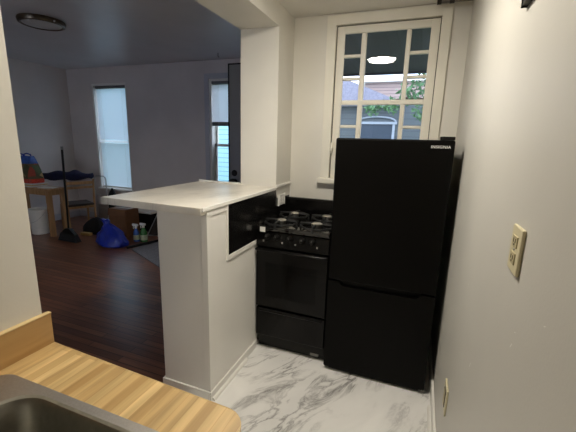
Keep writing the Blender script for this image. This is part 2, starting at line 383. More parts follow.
def blind(W, y, zbot, label):
    x0, x1, z0, z1 = W; a, b = x0 + .04, x1 - .025
    t = thing('window_blind', ((a + b) / 2, y, z1 - .03), label, 'blind', 'slatted blinds in the living room windows')
    MB().box(a, b, y - .018, y + .018, z1 - .075, z1 - .032, .004).build('head_rail', M['blind_r'], t)
    mb = MB(); z = z1 - .095
    while z > zbot + .03:
        if zbot < 1 and 1.385 < z < 1.44: z -= .0205; continue
        mb.poly([(a, y - .009, z - .012), (b, y - .009, z - .012), (b, y + .009, z + .012), (a, y + .009, z + .012)]); z -= .0205
    mb.build('slats', M['blind'], t)
    if zbot < 1: MB().poly([(a, y - .012, 1.392), (b, y - .012, 1.392), (b, y - .012, 1.440), (a, y - .012, 1.440)]).build('middle_rail', M['blind_mid'], t)
    MB().box(a, b, y - .012, y + .012, zbot, zbot + (.06 if zbot > 1 else .025), .004).build('bottom_rail', M['blind_r'] if zbot > 1 else M['white'], t)
    for xx in (a + .12, b - .12): MB().tube([(xx, y - .012, z1 - .08), (xx, y - .012, zbot + .01)], .0015, 6).build('lift_cord', M['white'], t)
blind(W1, YFAR + .055, .60, 'full length white slatted blind glowing in the left living room window')
blind(W2, YFAR + .022, 1.70, 'half raised white blind with a dark bottom rail beside the grey door')

# open grey entry door
d = sempty('door_1', (XCL, 3.5, 0))
MB().box(-2.055, XCL - .01, 3.502, 3.542, .012, 2.30, .003).build('door_leaf', M['door'], d)
MB().box(-2.068, -2.054, 3.498, 3.546, .012, 2.312).build('dark_edge_strip', M['satin'], d)  # dark strips along the leaf's free edge and top
MB().box(-2.068, XCL - .01, 3.498, 3.546, 2.299, 2.314).build('dark_edge_strip', M['satin'], d)
mb = MB(); mb.lathe((-1.992, 3.502, 1.127), [(.036, 0), (.036, -.008), (.028, -.014), (.012, -.016)], 24, (0, 1, 0)); mb.build('deadbolt', M['satin'], d, True)
mb = MB(); mb.box(-2.045, -1.955, 3.462, 3.502, 1.02, 1.055, .006); mb.box(-2.03, -1.97, 3.494, 3.502, .97, 1.06, .003); mb.build('door_handle', M['satin'], d)

# ------------------------------------------------------------------ peninsula countertop + splash panel
ct = thing('bar_countertop', (-1.35, 1.9, 1.117), 'white marble-look bar countertop on top of the half wall', 'countertop')
mb = MB(); mb.prism([(-1.70, 1.445, 1.1175), (-1.010, 1.431, 1.1175), (-1.010, YC, 1.1175), (-1.70, YC, 1.1175)], (0, 0, .0395))
mb.build('slab', M['counter'], ct)
MB().box(-1.0095, -.9995, 1.436, YC - .0, 1.137, 1.1585, .002).build('edge_band', M['trim'], ct)
MB().prism([(-1.70, 1.4435, 1.119), (-1.010, 1.4295, 1.119), (-1.010, 1.431, 1.119), (-1.70, 1.445, 1.119)], (0, 0, .034)).build('edge_band', M['counter'], ct)
sp = MB().prism([(XP + .0003, 1.694, .832), (XP + .0003, 2.69, .832), (XP + .0003, 2.69, 1.062), (XP + .0003, 2.42, 1.07), (XP + .0003, 2.395, 1.1365), (XP + .0003, 1.694, 1.1365)], (.0045, 0, 0)).build('splash_panel', M['splash'])
centre(sp); tag(sp, 'glossy black splash panel on the half wall beside the stove', 'splash panel')

# ------------------------------------------------------------------ refrigerator
fx0, fx1, fy = -.473, .163, 2.018
f = thing('refrigerator', ((fx0 + fx1) / 2, 2.35, 0), 'tall black refrigerator with the freezer door below, by the window', 'refrigerator')
MB().box(fx0 + .004, fx1 - .004, fy + .06, 2.66, .03, 1.522, .006).build('cabinet', M['fridge'], f)
ud = MB().box(fx0, fx1, fy, fy + .055, .652, 1.53, .010, 3).build('door', M['fridge'], f)
mb = MB()                                                          # lower door, its top edge scooped into a hand pull
a, b = fx0, fx1
top = [(a + .005, .643), (a + .07, .643), (a + .085, .622), (a + .105, .614), (b - .115, .614), (b - .095, .622), (b - .08, .643), (b - .005, .643)]
poly = [(a, .034), (a, .638)] + top + [(b, .638), (b, .034), (b - .006, .028), (a + .006, .028)]
mb.prism([(x, fy + .003, z) for x, z in poly], (0, .05, 0))
ld = mb.build('freezer_door', M['fridge'], f)
MB().box(a + .02, b - .02, fy + .035, fy + .058, .60, .652).build('hand_recess', M['satin'], f)
MB().box(.088, .160, fy + .006, fy + .10, 1.5305, 1.549, .003).build('hinge_cover', M['satin'], f)
mb = MB(); mb.box(fx0 + .03, fx1 - .03, fy + .022, fy + .06, .006, .027)
mb.build('toe_grille', M['satin'], f)
for xx in (fx0 + .05, fx1 - .05):
    for yy in (fy + .09, 2.60): MB().lathe((xx, yy, 0), [(.018, 0), (.02, .004), (.012, .008), (.012, .032)], 16).build('foot', M['rubber'], f, True)
cu = bpy.data.curves.new('logo_text', 'FONT'); cu.body = 'INSIGNIA'; cu.size = .0215; cu.extrude = .0004; cu.space_character = 1.12; cu.offset = 0
to = bpy.data.objects.new('logo_text', cu); C.objects.link(to); bpy.context.view_layer.update()
me = bpy.data.meshes.new_from_object(to.evaluated_get(bpy.context.evaluated_depsgraph_get())); bpy.data.objects.remove(to)
xs = [v.co.x for v in me.vertices]; wd = max(xs) - min(xs)
for v in me.vertices:
    co = v.co.copy(); v.co = Vector((.047 + (co.x - min(xs)) * .096 / wd, fy - .0008 - co.z, 1.4875 + co.y)) - f.location
me.materials.clear(); me.materials.append(M['logo'])
lo = bpy.data.objects.new('brand_lettering', me); C.objects.link(lo); lo.parent = ud; lo.matrix_parent_inverse = Matrix.Identity(4)
for v in me.vertices: pass
lo['label'] = 'small silver lettering on the upper door'

# ------------------------------------------------------------------ gas range
sx0, sx1, sf = -1.002, -.487, 2.072
s = thing('gas_range', ((sx0 + sx1) / 2, 2.4, 0), 'black four-burner gas range between half wall and refrigerator', 'stove')
MB().box(sx0, sx1, sf + .012, 2.66, .05, .905, .004).build('body', M['satin'], s)
MB().box(sx0 + .004, sx1 - .004, sf + .040, sf + .055, .004, .12).build('kick_panel', M['satin'], s)
MB().box(-.592, -.532, sf + .022, sf + .0398, .022, .070, .003).build('rating_plate', M['grey'], s)
dw = MB().box(sx0 + .001, sx1 - .001, sf - .014, sf + .012, .118, .333, .006).build('drawer', M['black'], s)
MB().prism([(sx0 + .03, sf - .012, .332), (sx0 + .03, sf - .027, .330), (sx0 + .03, sf - .029, .318), (sx0 + .03, sf - .012, .306)], (sx1 - sx0 - .06, 0, 0)).build('pull_lip', M['satin'], dw)
od = MB().box(sx0 + .001, sx1 - .001, sf - .018, sf + .012, .346, .780, .006).build('oven_door', M['black'], s)
MB().box(sx0 + .075, sx1 - .075, sf - .0192, sf - .017, .43, .68).build('oven_window', M['oven_glass'], od)
mb = MB(); mb.tube([(sx0 + .006, sf - .018, .772), (sx0 + .008, sf - .036, .774), (sx0 + .02, sf - .042, .774), (sx1 - .02, sf - .042, .774), (sx1 - .008, sf - .036, .774), (sx1 - .006, sf - .018, .772)], .008, 12)
mb.build('handle', M['black'], od, True)
pz0, pz1 = .796, .905
cp = MB().prism([(sx0 + .001, sf + .012, pz0), (sx0 + .001, sf - .018, pz0), (sx0 + .001, sf - .006, pz1 - .01), (sx0 + .001, sf + .012, pz1)], (sx1 - sx0 - .002, 0, 0)).build('control_panel', M['black'], s)
def panel_y(z): return sf - .018 + (z - pz0) / (pz1 - .01 - pz0) * .012
kx = (-.918, -.850, -.757, -.668, -.600)
for x in kx:
    zc = .866; yy = panel_y(zc)
    mb = MB(); mb.lathe((x, yy, zc), [(.021, 0), (.021, -.006), (.0165, -.012), (.015, -.024), (.012, -.027)], 20, (0, 1, -.09)); mb.box(x - .0045, x + .0045, yy - .034, yy - .02, zc - .016, zc + .016, .002)
    k = mb.build('knob', M['satin'], s, True)
    MB().box(x - .0012, x + .0012, yy - .0348, yy - .0338, zc + .004, zc + .015).build('pointer_mark', M['grey'], k)
for x in (-.948, -.81, -.716, -.566):
    zc = .832; MB().box(x - .005, x + .005, panel_y(zc) - .0012, panel_y(zc) + .002, zc - .006, zc + .006).build('burner_mark', M['grey'], s)
MB().obox((-.952, sf - .0215, .914), ((1, 0, 0), (0, 0, 1), (0, -1, 0)), (.019, .017, .0012)).build('sticker', M['white'], s)
top = MB()
top.box(sx0 - .002, sx1 + .002, sf - .020, 2.652, .906, .928, .006)
top.box(sx0 - .002, sx0 + .012, sf - .020, 2.652, .925, .942, .003); top.box(sx1 - .012, sx1 + .002, sf - .020, 2.652, .925, .942, .003)
top.box(sx0 - .002, sx1 + .002, sf - .020, sf - .006, .925, .936, .003)
top.build('cooktop', M['hob'], s)
burn = ((-.863, 2.165), (-.604, 2.165), (-.863, 2.435), (-.604, 2.435))
for x, y in burn:
    b = MB().lathe((x, y, .928), [(.085, 0), (.08, .002), (.055, .0005), (.05, .001)], 28).build('drip_bowl', M['black'], s, True)
    MB().lathe((x, y, .929), [(.030, 0), (.032, .018), (.038, .026), (.038, .038), (.030, .043), (.012, .044)], 24).build('burner_cap', M['alu'], s, True)
    g = MB(); zt = .964; q = .112
    for dx, dy in ((1, 0), (-1, 0), (0, 1), (0, -1)):
        g.tube([(x + dx * .04, y + dy * .04, zt - .002), (x + dx * .06, y + dy * .06, zt), (x + dx * q, y + dy * q, zt - .002), (x + dx * (q + .004), y + dy * (q + .004), .929)], .0085, 8)
    g.tube([(x + q * math.cos(PI / 4 * k + PI / 8), y + q * math.sin(PI / 4 * k + PI / 8), zt - .014) for k in range(9)], .0065, 8)
    g.build('grate', M['iron'], s, True)
bg = MB(); bg.prism([(sx0, 2.612, .920), (sx0, 2.622, 1.040), (sx0, 2.634, 1.052), (sx0, 2.662, 1.052), (sx0, 2.662, .920)], (sx1 - sx0, 0, 0))
bg.build('backguard', M['black'], s)

# ------------------------------------------------------------------ outlets and small wall things
def cover(name, label, cat, c, u, v, nrm, hw, hh, mat, style):
    """cover plate centred at c on a wall; u along its width, v up, nrm out of the wall"""
    c, u, v, nrm = Vector(c), Vector(u), Vector(v), Vector(nrm)
    t = thing(name, c, label, cat)
    mb = MB(); mb.obox(c + nrm * .004, (u, v, nrm), (hw, hh, .0038), .003); mb.build('plate', mat, t)
    if style == 'duplex':
        for k in (-1, 1):
            cc = c + v * k * hh * .36
            so = MB().obox(cc + nrm * .0085, (u, v, nrm), (hw * .46, hh * .25, .0016), .001).build('socket', M['ivory_d'] if mat is M['ivory'] else mat, t)
            sl = MB()
            for j in (-1, 1): sl.obox(cc + u * j * hw * .18 + v * hh * .04 + nrm * .0103, (u, v, nrm), (hw * .045, hh * .09, .0004))
            sl.obox(cc - v * hh * .13 + nrm * .0103, (u, v, nrm), (hw * .08, hh * .04, .0004)); sl.build('slot', M['slot'], so)
        MB().lathe(c + nrm * .0078, [(.0035, 0), (.003, .0014)], 12, nrm).build('screw', M['alu'], t, True)
    else:
        MB().obox(c + nrm * .0085, (u, v, nrm), (hw * .48, hh * .6, .0014), .001).build('insert', M['slot'], t)
        so = MB().obox(c + nrm * .0102, (u, v, nrm), (hw * .34, hh * .5, .0012), .001).build('socket', M['ivory_d'], t)
        for k in (-1, 1): MB().lathe(c + v * hh * .82 * k + nrm * .0078, [(.0035, 0), (.003, .0014)], 12, nrm).build('screw', M['alu'], t, True)
    return t
cover('wall_outlet', 'ivory duplex outlet plate at hand height on the right wall', 'outlet', (XR, .832, 1.288), (0, -1, 0), (0, 0, 1), (-1, 0, 0), .038, .050, M['ivory'], 'duplex')
cover('wall_outlet', 'low ivory outlet plate with a dark rectangle, near the baseboard', 'outlet', (XR, 1.492, .412), (0, -1, 0), (0, 0, 1), (-1, 0, 0), .050, .062, M['ivory'], 'decora')
cover('wall_outlet', 'white outlet plate on the black splash panel behind the burners', 'outlet', (XP + .0065, 2.50, 1.050), (0, 0, 1), (0, 1, 0), (1, 0, 0), .042, .060, M['white'], 'duplex')
t = thing('power_cord', (XP + .02, 2.672, .99), 'white cord with a grey plug in the corner behind the stove', 'cord')
MB().tube([(XP + .010, 2.690, 1.135), (XP + .014, 2.690, 1.10), (XP + .013, 2.685, 1.06), (XP + .022, 2.678, 1.035)], .004, 8).build('cable', M['white'], t, True)
MB().box(XP + .0075, XP + .04, 2.655, 2.70, .985, 1.04, .006).build('piece', M['grey'], t)  # small grey box at the lower end of the cord

# conduit along the top of the back wall
t = thing('ceiling_conduit', (.1, 2.62, 2.39), 'dark grey conduit under the ceiling in the corner above the refrigerator', 'pipe')
MB().tube([(.004, 2.62, 2.408), (XR, 2.62, 2.408)], .0155, 14).build('pipe', M['pipe'], t, True)
for xa, xb in ((-.002, .024), (.072, .10)): MB().tube([(xa, 2.62, 2.407), (xb, 2.62, 2.407)], .0185, 14).build('collar', M['pipe_d'], t, True)
# little dark frame corner high on the right wall
t = thing('wall_frame', (XR, 1.0, 1.86), 'dark frame high on the right wall, only its corner showing', 'frame')
mb = MB(); y0, y1, z0, z1 = .78, 1.122, 1.852, 2.2
mb.box(XR - .014, XR, y0, y1, z0, z0 + .022); mb.box(XR - .014, XR, y0, y1, z1 - .022, z1); mb.box(XR - .014, XR, y0, y0 + .02, z0, z1); mb.box(XR - .014, XR, y1 - .02, y1, z0, z1)
mb.build('frame', M['pipe_d'], t); MB().box(XR - .004, XR, y0 + .02, y1 - .02, z0 + .022, z1 - .022).build('panel', M['wall_r'], t)

# ------------------------------------------------------------------ kitchen counter, cabinet and sink
kc = thing('kitchen_countertop', (-.62, 0, .882), 'butcher-block laminate kitchen countertop with a rounded corner and backsplash', 'countertop')
ex0, ex1, ey0, ey1 = -.892, -.378, -.24, .437                  # cut-out for the sink
r = .055; X1 = -.288; Y1 = .590
Yr = .564; arc = [(X1 - r + r * math.cos(a), Yr + .042 * r - r + r * math.sin(a)) for a in [PI / 2 * k / 8 for k in range(9)]]   # the end is cut a little out of square
zt, zb = .920, .882
mb = MB()
mb.prism([(x, y, zb) for x, y in [(XW, ey1), (X1, ey1)] + arc + [(XW, Y1)]], (0, 0, zt - zb))
mb.box(XW, ex0, ey0, ey1, zb, zt); mb.box(ex1, X1, ey0, ey1, zb, zt); mb.box(XW, X1, -1.55, ey0, zb, zt)
mb.build('worktop', M['block'], kc)
mb = MB()                                                          # pale laminate edge strip along end and front
pth = [(XW, Y1)] + list(reversed(arc)) + [(X1, -1.55)]
for (ax, ay), (bx, by) in zip(pth, pth[1:]):
    dd = Vector((bx - ax, by - ay, 0)).normalized(); nn = Vector((-dd.y, dd.x, 0))
    mb.prism([Vector((ax, ay, zb)), Vector((bx, by, zb)), Vector((bx, by, zb)) + nn * .0015, Vector((ax, ay, zb)) + nn * .0015], (0, 0, zt - zb + .0006))
mb.build('edge_strip', M['block_cap'], kc)
MB().box(XW, XW + .014, -1.55, Y1 + .002, zt, 1.010, .001).build('backsplash', M['block_s'], kc)
MB().box(XW - .0, XW + .0155, -1.55, Y1 + .003, 1.0100, 1.0135, .001).build('cap_strip', M['block_cap'], kc)
bc = thing('base_cabinet', (-.65, -.5, 0), 'white base cabinet under the butcher-block countertop', 'cabinet')
x_ = XW + .004; mb = MB(); mb.box(x_, -.37, -1.55, -.30, .10, .88); mb.box(x_, -.37, .50, .57, .10, .88); mb.box(x_, -.89, -.30, .50, .10, .88); mb.box(-.40, -.37, -.30, .50, .10, .88); mb.box(x_, -.40, -.30, .50, .10, .14); mb.box(x_, -.42, -1.55, .57, 0, .10)
mb.build('carcass', M['trim'], bc)
for ya, yb in ((-1.50, -.86), (-.84, -.36), (-.34, .10), (.12, .55)):
    dd = MB().box(-.369, -.351, ya, yb, .13, .86, .003).build('door', M['trim'], bc)
    MB().lathe((-.351, yb - .05, .78), [(.008, 0), (.006, .012), (.014, .02), (.012, .028)], 16, (1, 0, 0)).build('knob', M['alu'], dd, True)

sk = thing('kitchen_sink', (-.635, .1, .92), 'stainless steel drop-in sink set in the butcher-block countertop', 'sink')
ocx, ocy, ohx, ohy = -.645, .1, .268, .357
icx, icy, ihx, ihy = -.606, .1, .200, .331
rings = [rrect(ocx, ocy, ohx, ohy, .045, .9203), rrect(ocx, ocy, ohx - .002, ohy - .002, .044, .9245), rrect(ocx, ocy, ohx - .010, ohy - .010, .04, .9265),
         rrect(icx, icy, ihx + .012, ihy + .008, .085, .9255), rrect(icx, icy, ihx + .004, ihy + .002, .08, .9265), rrect(icx, icy, ihx - .004, ihy - .004, .076, .924),
         rrect(icx, icy, ihx - .010, ihy - .010, .073, .912), rrect(icx, icy, ihx - .016, ihy - .016, .07, .86), rrect(icx, icy, ihx - .024, ihy - .024, .065, .77),
         rrect(icx, icy, ihx - .036, ihy - .036, .06, .745), rrect(icx, icy, ihx - .065, ihy - .065, .05, .735)]
MB().loft(rings[:5], False, False).build('rim', M['steel_rim'], sk, True)
MB().loft(rings[4:], False, True).build('bowl', M['steel'], sk, True)
MB().lathe((icx, icy, .7352), [(.055, 0), (.052, .003), (.04, .002), (.036, -.0001 + .0005)], 28).build('drain', M['steel'], sk, True)

# ------------------------------------------------------------------ ceiling lights
LX, LY = -.50, 1.39
t = thing('ceiling_light', (LX, LY, ZC - .07), 'round lit flush ceiling light over the kitchen floor', 'ceiling light')
MB().lathe((LX, LY, ZC), [(.17, 0), (.172, -.03), (.165, -.036), (.155, -.03), (.15, -.01)], 48, (0, 0, 1)).build('ring', M['alu'], t, True)
MB().lathe((LX, LY, ZC), [(.154, -.012), (.154, -.032), (.14, -.042), (.10, -.052), (.05, -.057), (.001, -.058)], 48).build('diffuser', M['lamp'], t, True)
cx, cy = -3.73, 2.66
t = thing('ceiling_light', (cx, cy, ZL - .06), 'unlit round ceiling light with a bronze ring in the living room', 'ceiling light')
MB().lathe((cx, cy, ZL), [(.205, 0), (.21, -.015), (.202, -.042), (.185, -.048), (.172, -.042), (.168, -.02)], 48).build('ring', M['bronze'], t, True)
MB().lathe((cx, cy, ZL), [(.170, -.02), (.170, -.040), (.13, -.048), (.07, -.052), (.001, -.054)], 48).build('diffuser', M['frost'], t, True)
MB().lathe((cx + .2, cy - .02, ZL - .03), [(.008, 0), (.008, .012), (.004, .018)], 12, (1, 0, 0)).build('screw', M['alu'], t, True)
t = MB().tube([(-2.671, 4.267, 2.63), (-2.671, 4.267, 2.59), (-2.664, 4.267, 2.578), (-2.655, 4.267, 2.584)], .004, 8).build('ceiling_hook', M['pipe_d'], None, True)
centre(t); tag(t, 'small dark hook in the living room ceiling', 'hook')

# ------------------------------------------------------------------ living room: table and what stands round it
t = thing('wooden_table', (-5.46, 3.52, 0), 'pale wooden side table crowded with a shopping bag, by the left wall', 'table')
MB().box(-5.95, -5.00, 3.375, 3.665, .69, .722, .004).build('tabletop', M['desk'], t)
MB().box(-5.91, -5.04, 3.40, 3.64, .62, .69).build('apron', M['desk'], t)
for x in (-5.90, -5.055):
    for y in (3.415, 3.625):
        MB().box(x - .034, x + .034, y - .028, y + .028, 0, .69, .003).build('leg', M['desk'], t)
bk2 = thing('paper_stack', (-5.62, 3.52, .722), 'stack of papers and magazines under the printed shopping bag', 'papers')
for k, (w_, h_, m_) in enumerate(((.24, .018, 'paper'), (.225, .014, 'yellow'), (.235, .016, 'paper'))):
    MB().obox((-5.62 + .01 * k, 3.52, .722 + .009 + .0165 * k), ((1, .06 * k - .05, 0), (.05 - .06 * k, 1, 0), (0, 0, 1)), (w_, .125, h_ / 2)).build('magazine', M[m_], bk2)
b = thing('shopping_bag', (-5.62, 3.52, .774), 'colourful printed shopping bag with blue handles standing on the wooden table', 'bag')
bx, by, bz = -5.62, 3.52, .774
def bagring(z, hx, hy, dx=0): return rrect(bx + dx, by, hx, hy, .03, bz + z, 4)
def wob(ring, a): return [p + Vector((math.sin(p.y * 30 + p.z * 20), math.sin(p.x * 24 + p.z * 17), 0)) * a for p in ring]
MB().loft([wob(bagring(.0, .215, .105), 0), wob(bagring(.03, .218, .11), .004), wob(bagring(.065, .216, .108), .006)], True, False).build('red_band', M['redbag'], b, True)
MB().loft([wob(bagring(.065, .216, .108), .006), wob(bagring(.18, .20, .098, -.006), .008), wob(bagring(.29, .178, .085, -.018), .008)], False, False).build('printed_panel', M['print'], b, True)
MB().loft([wob(bagring(.29, .178, .085, -.018), .008), wob(bagring(.35, .166, .07, -.024), .01), wob(bagring(.40, .155, .055, -.03), .012)], False, True).build('blue_band', M['bluewhite'], b, True)
for yy in (by - .05, by + .05):
    MB().tube([(bx - .13, yy, bz + .36), (bx - .11, yy, bz + .42), (bx - .04, yy, bz + .435), (bx + .03, yy, bz + .42), (bx + .06, yy, bz + .36)], .011, 8).build('handle', M['blue'], b, True)
pp = MB().obox((-5.16, 3.49, .7275), ((1, .35, 0), (-.35, 1, 0), (0, 0, 1)), (.11, .07, .0045)).build('paper_stack', M['paper'])
centre(pp); tag(pp, 'single white sheaf of papers at the front corner of the wooden table', 'papers')
# folding chair beside the table
c0 = Vector((-5.255, 3.83, 0)); c1 = Vector((-5.105, 4.20, 0)); du = (c1 - c0).normalized(); dn = Vector((-du.y, du.x, 0))
ch = thing('wooden_chair', (c0 + c1) / 2, 'pale wooden chair with a slatted back, behind the wooden table', 'chair')
up = Vector((0, 0, 1))
for p, zt2 in ((c0, .80), (c1, .80)): MB().tube([p - dn * .02, p + up * .36, p - dn * .045 + up * zt2], [.017, .018, .015], 10).build('back_post', M['chair'], ch, True)
for p in (c0, c1): MB().tube([p + dn * .37, p + dn * .36 + up * .36], [.015, .017], 10).build('leg', M['chair'], ch, True)
for za, hb in ((.745, .024), (.67, .020)): MB().obox((c0 + c1) / 2 - dn * .035 + up * za, (du, dn, up), (.19, .010, hb), .004).build('back_slat', M['chair'], ch)
MB().obox((c0 + c1) / 2 + dn * .18 + up * .378, (du, dn, up), (.195, .205, .018), .008).build('seat', M['seat'], ch)
MB().obox((c0 + c1) / 2 + dn * .006 + up * .34, (du, dn, up), (.19, .010, .022), .004).build('seat_rail', M['chair'], ch)
for q in (.30,): MB().obox((c0 + c1) / 2 + dn * q + up * .33, (du, dn, up), (.19, .010, .018), .004).build('seat_rail', M['chair'], ch)
# navy jacket over table end and chair back
mb = MB(); A = Vector((-5.66, 3.76, .84)); B = Vector((-5.10, 4.20, .845)); Mi = Vector((-5.30, 3.88, .88)); rings = []
for k in range(29):
    u = k / 28; p = A * (1 - u) ** 2 + Mi * 2 * u * (1 - u) + B * u * u
    hw = .085 * (.45 + .55 * math.sin(PI * min(1, max(.08, u)))) + .012 * math.sin(9 * u); hh = .068 * (.6 + .5 * math.sin(PI * min(.92, max(.1, u)))) + .008 * math.sin(13 * u)
    rings.append([p + Vector((.25 * math.cos(a), -math.cos(a), 0)) * hw * (1 + .14 * math.sin(3 * a + 16 * u)) + up * (hh * math.sin(a) * (1 + .25 * math.sin(2 * a + 15 * u)) + .004 * math.sin(21 * u)) for a in [2 * PI * j / 18 for j in range(18)]])
jk = mb.loft(rings).build('folded_jacket', M['navy'], None, True); centre(jk); tag(jk, 'dark navy bundled jacket laid over the wooden chair back', 'jacket')
# bucket
bk = thing('plastic_bucket', (-5.40, 3.47, 0), 'white plastic bucket under the wooden table', 'bucket')
MB().lathe((-5.40, 3.47, 0), [(.115, 0), (.12, .004), (.138, .36), (.146, .365), (.146, .385), (.138, .387), (.132, .38), (.114, .01), (.001, .008)], 36, cap1=False).build('pail', M['white'], bk, True)
MB().tube([(-5.40 - .147 * math.cos(a), 3.47 - .147 * math.sin(a), .35 - .16 * math.sin(a)) for a in [PI * k / 14 for k in range(15)]], .003, 8).build('wire_handle', M['chrome'], bk, True)
# broom
br = thing('upright_broom', (-4.62, 3.36, 0), 'black broom standing upright in front of the wooden chair', 'broom')
MB().tube([(-4.652, 3.40, 1.315), (-4.645, 3.375, .60), (-4.64, 3.36, .17)], [.015, .014, .013], 12).build('stick', M['satin'], br, True)
MB().tube([(-4.652, 3.40, 1.30), (-4.6525, 3.401, 1.345)], .017, 12).build('grip_cap', M['grey'], br, True)
MB().prism([(-4.685, 3.335, .185), (-4.595, 3.335, .185), (-4.50, 3.335, .105), (-4.79, 3.335, .105)], (0, .05, 0)).build('head_block', M['satin'], br)
mb = MB(); mb.loft([[Vector((x, y, .107)) for x, y in ((-4.79, 3.335), (-4.50, 3.335), (-4.50, 3.385), (-4.79, 3.385))], [Vector((x, y, .0)) for x, y in ((-4.83, 3.32), (-4.455, 3.32), (-4.455, 3.40), (-4.83, 3.40))]]).build('bristles', M['bristle'], br)
# folding hand cart
hc = thing('hand_cart', (-5.005, 4.27, 0), 'folding hand cart with a bent silver tube handle under the window', 'cart')
x0, x1, y = -5.13, -4.88, 4.27
MB().tube([(x0, y, .10), (x0, y, .78), (x0 + .012, y, .825), (x0 + .045, y, .845), (x1 - .045, y, .845), (x1 - .012, y, .825), (x1, y, .78), (x1, y, .10)], .011, 10).build('tube_handle', M['chrome'], hc, True)
for z in (.30, .52): MB().tube([(x0, y, z), (x1, y, z)], .008, 8).build('cross_bar', M['chrome'], hc, True)
MB().box(x0 + .012, x1 - .012, y + .012, y + .024, .10, .36, .004).build('base_plate', M['chrome'], hc)
for x in (x0 - .03, x1 + .03): MB().lathe((x - .015, y + .03, .075), [(.05, 0), (.075, .003), (.075, .027), (.05, .03)], 24, (1, 0, 0)).build('wheel', M['rubber'], hc, True)
def lump(name, c, hx, hy, h, mat, label, cat, seed, n=26, m=9, top=.25, amp=.09):
    rnd = random.Random(seed); ph = [rnd.uniform(0, 6) for _ in range(6)]
    rings = []
    for i in range(m + 1):
        u = i / m; rad = (math.cos(u * PI / 2) ** .55) * (1 - top) + top * (1 - u) ** .5 if u < 1 else .03
        rings.append([Vector((c[0] + hx * rad * math.cos(a) * (1 + amp * math.sin(3 * a + ph[0] + 3 * u) + amp * .6 * math.sin(7 * a + ph[1] - 5 * u)), c[1] + hy * rad * math.sin(a) * (1 + amp * math.sin(2 * a + ph[2] + 4 * u)), c[2] + h * u * (1 + .06 * math.sin(4 * a + ph[3]) * (1 - u)) + .0)) for a in [2 * PI * k / n for k in range(n)]])
    for p in rings[0]: p.z = c[2]
    o = MB().loft(rings).build(name, mat, None, True); centre(o); return tag(o, label, cat)
lump('backpack', (-5.0, 4.49, 0), .16, .085, .62, M['blackcloth'], 'black backpack slumped behind the silver hand cart', 'bag', 3)
lump('duffel_bag', (-4.72, 3.90, 0), .27, .15, .24, M['blackcloth'], 'low black duffel bag on the floor between chair and blue bag', 'bag', 5)
wb = MB().obox((-4.70, 3.68, .02), ((1, .1, 0), (-.1, 1, 0), (0, 0, 1)), (.085, .03, .02), .003).build('wood_offcut', M['yellow']); centre(wb); tag(wb, 'pale yellowish block of wood in front of the black duffel bag', 'wood block')
# blue plastic bag, tied
o = thing('plastic_bag', (-3.905, 3.46, 0), 'bright blue tied plastic bag on the dark wooden floor', 'bag')
rings = []
for z, rr in ((0, .17), (.025, .205), (.07, .21), (.12, .19), (.17, .165), (.22, .115), (.265, .085), (.30, .05), (.33, .045), (.365, .06)):
    ring = []
    for k in range(40):
        a = 2 * PI * k / 40; q = min(1, z / .12)
        w_ = 1 + q * (.13 * math.sin(3 * a + 17 * z + 1) + .10 * math.sin(7 * a - 23 * z) + .05 * math.sin(13 * a + 9 * z)) + .05 * math.sin(2 * a)
        ring.append(Vector((-3.90 - .10 * (z / .3) ** 1.5 + 1.05 * rr * w_ * math.cos(a), 3.46 + .72 * rr * w_ * math.sin(a), max(0, z + q * .012 * math.sin(4 * a + 3)))))
    rings.append(ring)
MB().loft(rings[:7], True, False).build('sack', M['blue'], o, True); MB().loft(rings[6:], False, True).build('tied_neck', M['blue'], o, True)
# cardboard box
b = thing('cardboard_box', (-4.19, 3.98, 0), 'brown cardboard box behind the blue plastic bag', 'box')
MB().box(-4.41, -4.07, 3.86, 4.12, 0, .42, .003).build('carton', M['cardboard'], b)
MB().box(-4.412, -4.068, 3.97, 4.02, .4202, .4212).build('tape_strip', M['tape'], b)
mb = MB(); mb.prism([(-4.41, 3.857, .42), (-4.07, 3.857, .42), (-4.08, 3.83, .32), (-4.40, 3.83, .32)], (0, .004, .002)); mb.build('flap', M['cardboard'], b)
# spray bottles
def bottle(x, y, mat, label, h=.2, rr=.042):
    t = thing('spray_bottle', (x, y, 0), label, 'spray bottle', 'spray bottles by the cardboard box')
    MB().lathe((x, y, 0), [(rr * .92, 0), (rr, .008), (rr, h * .55), (rr * .85, h * .72), (rr * .42, h * .92), (rr * .36, h)], 24).build('body', mat, t, True)
    MB().lathe((x, y, 0), [(rr * 1.012, h * .14), (rr * 1.012, h * .5)], 24, cap0=False, cap1=False).build('paper_sticker', M['label_w'], t, True)
    mb = MB(); mb.lathe((x, y, h), [(.019, -.004), (.019, .022), (.014, .03)], 16); mb.box(x - .062, x + .04, y - .014, y + .014, h + .028, h + .062, .008)
    tr = mb.build('trigger_head', M['white'], t, True)
    MB().tube([(x - .036, y, h + .032), (x - .048, y, h + .008), (x - .044, y, h - .018)], .006, 8).build('trigger', M['white'], tr, True)
bottle(-3.79, 3.765, M['spray_b'], 'blue spray bottle with a white trigger beside the cardboard box')
bottle(-3.685, 3.80, M['spray_g'], 'green spray bottle with a white trigger by the grey rug', .215, .05)
